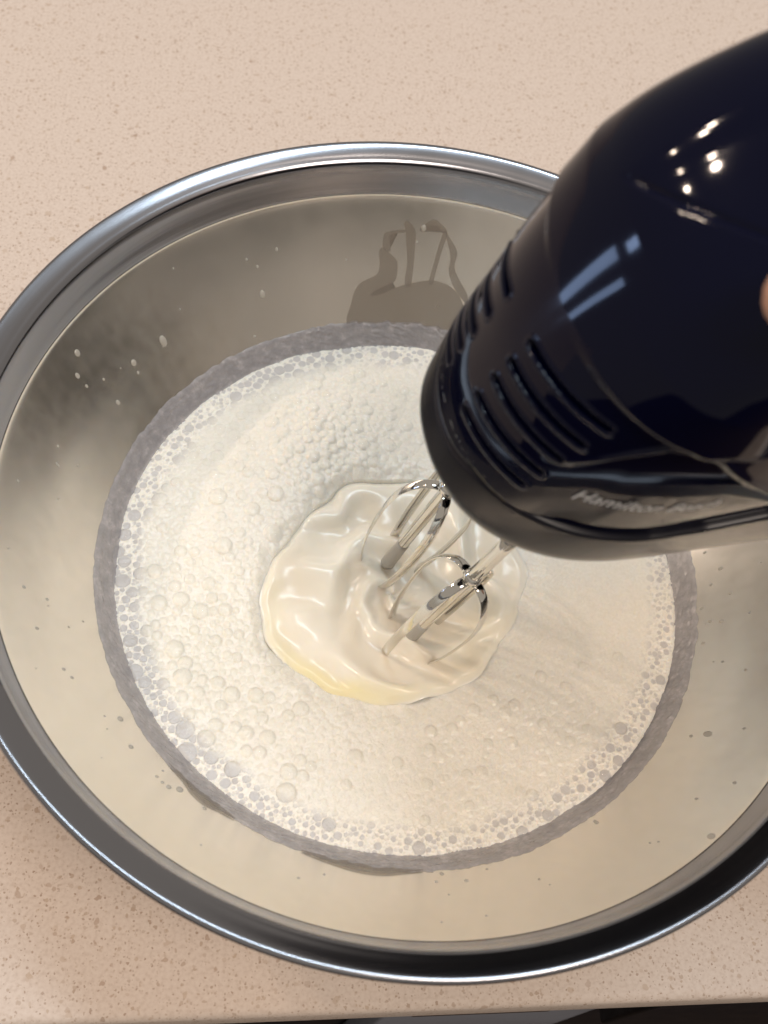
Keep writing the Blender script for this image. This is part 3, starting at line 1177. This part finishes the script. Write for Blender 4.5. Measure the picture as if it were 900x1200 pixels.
# ------------------------------------------------------------------ beaters
HUB = -0.033
LV = -0.098
for sgn, lab in ((-1, "chrome wire beater under the far side of the mixer nose"), (1, "chrome wire beater nearest the front with its whole collar showing")):
    bt = tag(empty("beater"), lab, "beater", "beaters of the hand mixer")
    bt.matrix_world = mixer.matrix_world @ Matrix.Translation((0, sgn * .0153, 0))
    link("shaft", tube_mesh("shaft", [(0, 0, w) for w in np.linspace(LV - .022, .006, 10)], .0022, 20), M['chrome'], bt)
    # four flats pressed into the shaft above the collar
    for a in range(4):
        t = math.pi / 4 + a * math.pi / 2
        link("rib", tube_mesh("rib", [(.00205 * math.cos(t), .00205 * math.sin(t), w) for w in np.linspace(HUB + .004, .005, 4)], .00042, 8), M['chrome'], bt)
    cp = [(0, 0, HUB + x) for x in (-.0022, -.0016, -.0008, 0, .0008, .0016, .0022)]
    link("collar", tube_mesh("collar", cp, [.0022, .0027, .0030, .00305, .0030, .0027, .0022], 22), M['chrome'], bt)
    link("cream_coating", tube_mesh("cream_coating", [(0, 0, w) for w in np.linspace(LV - .004, LV + .017, 8)], [.0027, .0027, .0026, .0026, .0025, .0024, .0024, .0023], 18), M['coat'], bt)
    rot0 = math.radians(20 if sgn > 0 else 65)
    for a in range(4):
        t = rot0 + a * math.pi / 2
        c, s = math.cos(t), math.sin(t)
        prof = [(.0021, HUB - .001), (.0045, HUB - .0005), (.0085, HUB - .003), (.0122, HUB - .010), (.0140, HUB - .020), (.0142, HUB - .034), (.0132, HUB - .052), (.0105, HUB - .068), (.0060, HUB - .080), (.0021, HUB - .085)]
        path = spline([(r * c, r * s, w) for r, w in prof], 5)
        link("wire", tube_mesh("wire", path, 1.0, 10, flat=(.00175, .00045, (c, s, 0.35))), M['chrome'], bt)

# ------------------------------------------------------------------ the hand on the handle (only the thumb tip reaches into the picture)
hand = tag(empty("person"), "thumb tip of a hand gripping the mixer at the right edge", "person")
hand.matrix_world = mixer.matrix_world.copy()
vs, es, rs = [], [], []


def chain(pts, start=None):
    prev = start
    for (x, y, z, r) in pts:
        vs.append((x, y, z))
        rs.append(r)
        if prev is not None:
            es.append((prev, len(vs) - 1))
        prev = len(vs) - 1
    return prev


root = chain([(-.085, .004, .182, .021)])
wrist = chain([(-.120, .020, .190, .023), (-.155, .045, .196, .024), (-.26, .12, .21, .033), (-.36, .19, .22, .038)], root)
knk = chain([(-.060, .000, .181, .019)], root)
# thumb on the near side pointing to the nose
chain([(-.070, .026, .172, .013), (-.045, .037, .159, .0100), (-.020, .0410, .152, .0088), (-.002, .0330, .1500, .0076), (.0085, .0285, .1455, .0070), (.0182, .0262, .1408, .0062)], root)
for k, (u0, ln) in enumerate(((-.030, 1.0), (-.050, 1.05), (-.070, 1.0), (-.088, .85))):
    chain([(u0, -.012, .182, .0105), (u0 + .002, -.033, .168, .0090), (u0 + .002, -.036, .145, .0082), (u0, -.024, .130 + .004 * (1 - ln), .0074)], knk if k < 2 else root)
hm = bpy.data.meshes.new("hand")
hm.from_pydata(vs, es, [])
ho = link("hand", hm, M['skin'], hand)
md = ho.modifiers.new("skin", 'SKIN')
md.use_smooth_shade = True
for i, sv_ in enumerate(hm.skin_vertices[0].data):
    sv_.radius = (rs[i], rs[i])
    sv_.use_root = i == 0
sb = ho.modifiers.new("sub", 'SUBSURF')
sb.levels = 2
sb.render_levels = 2
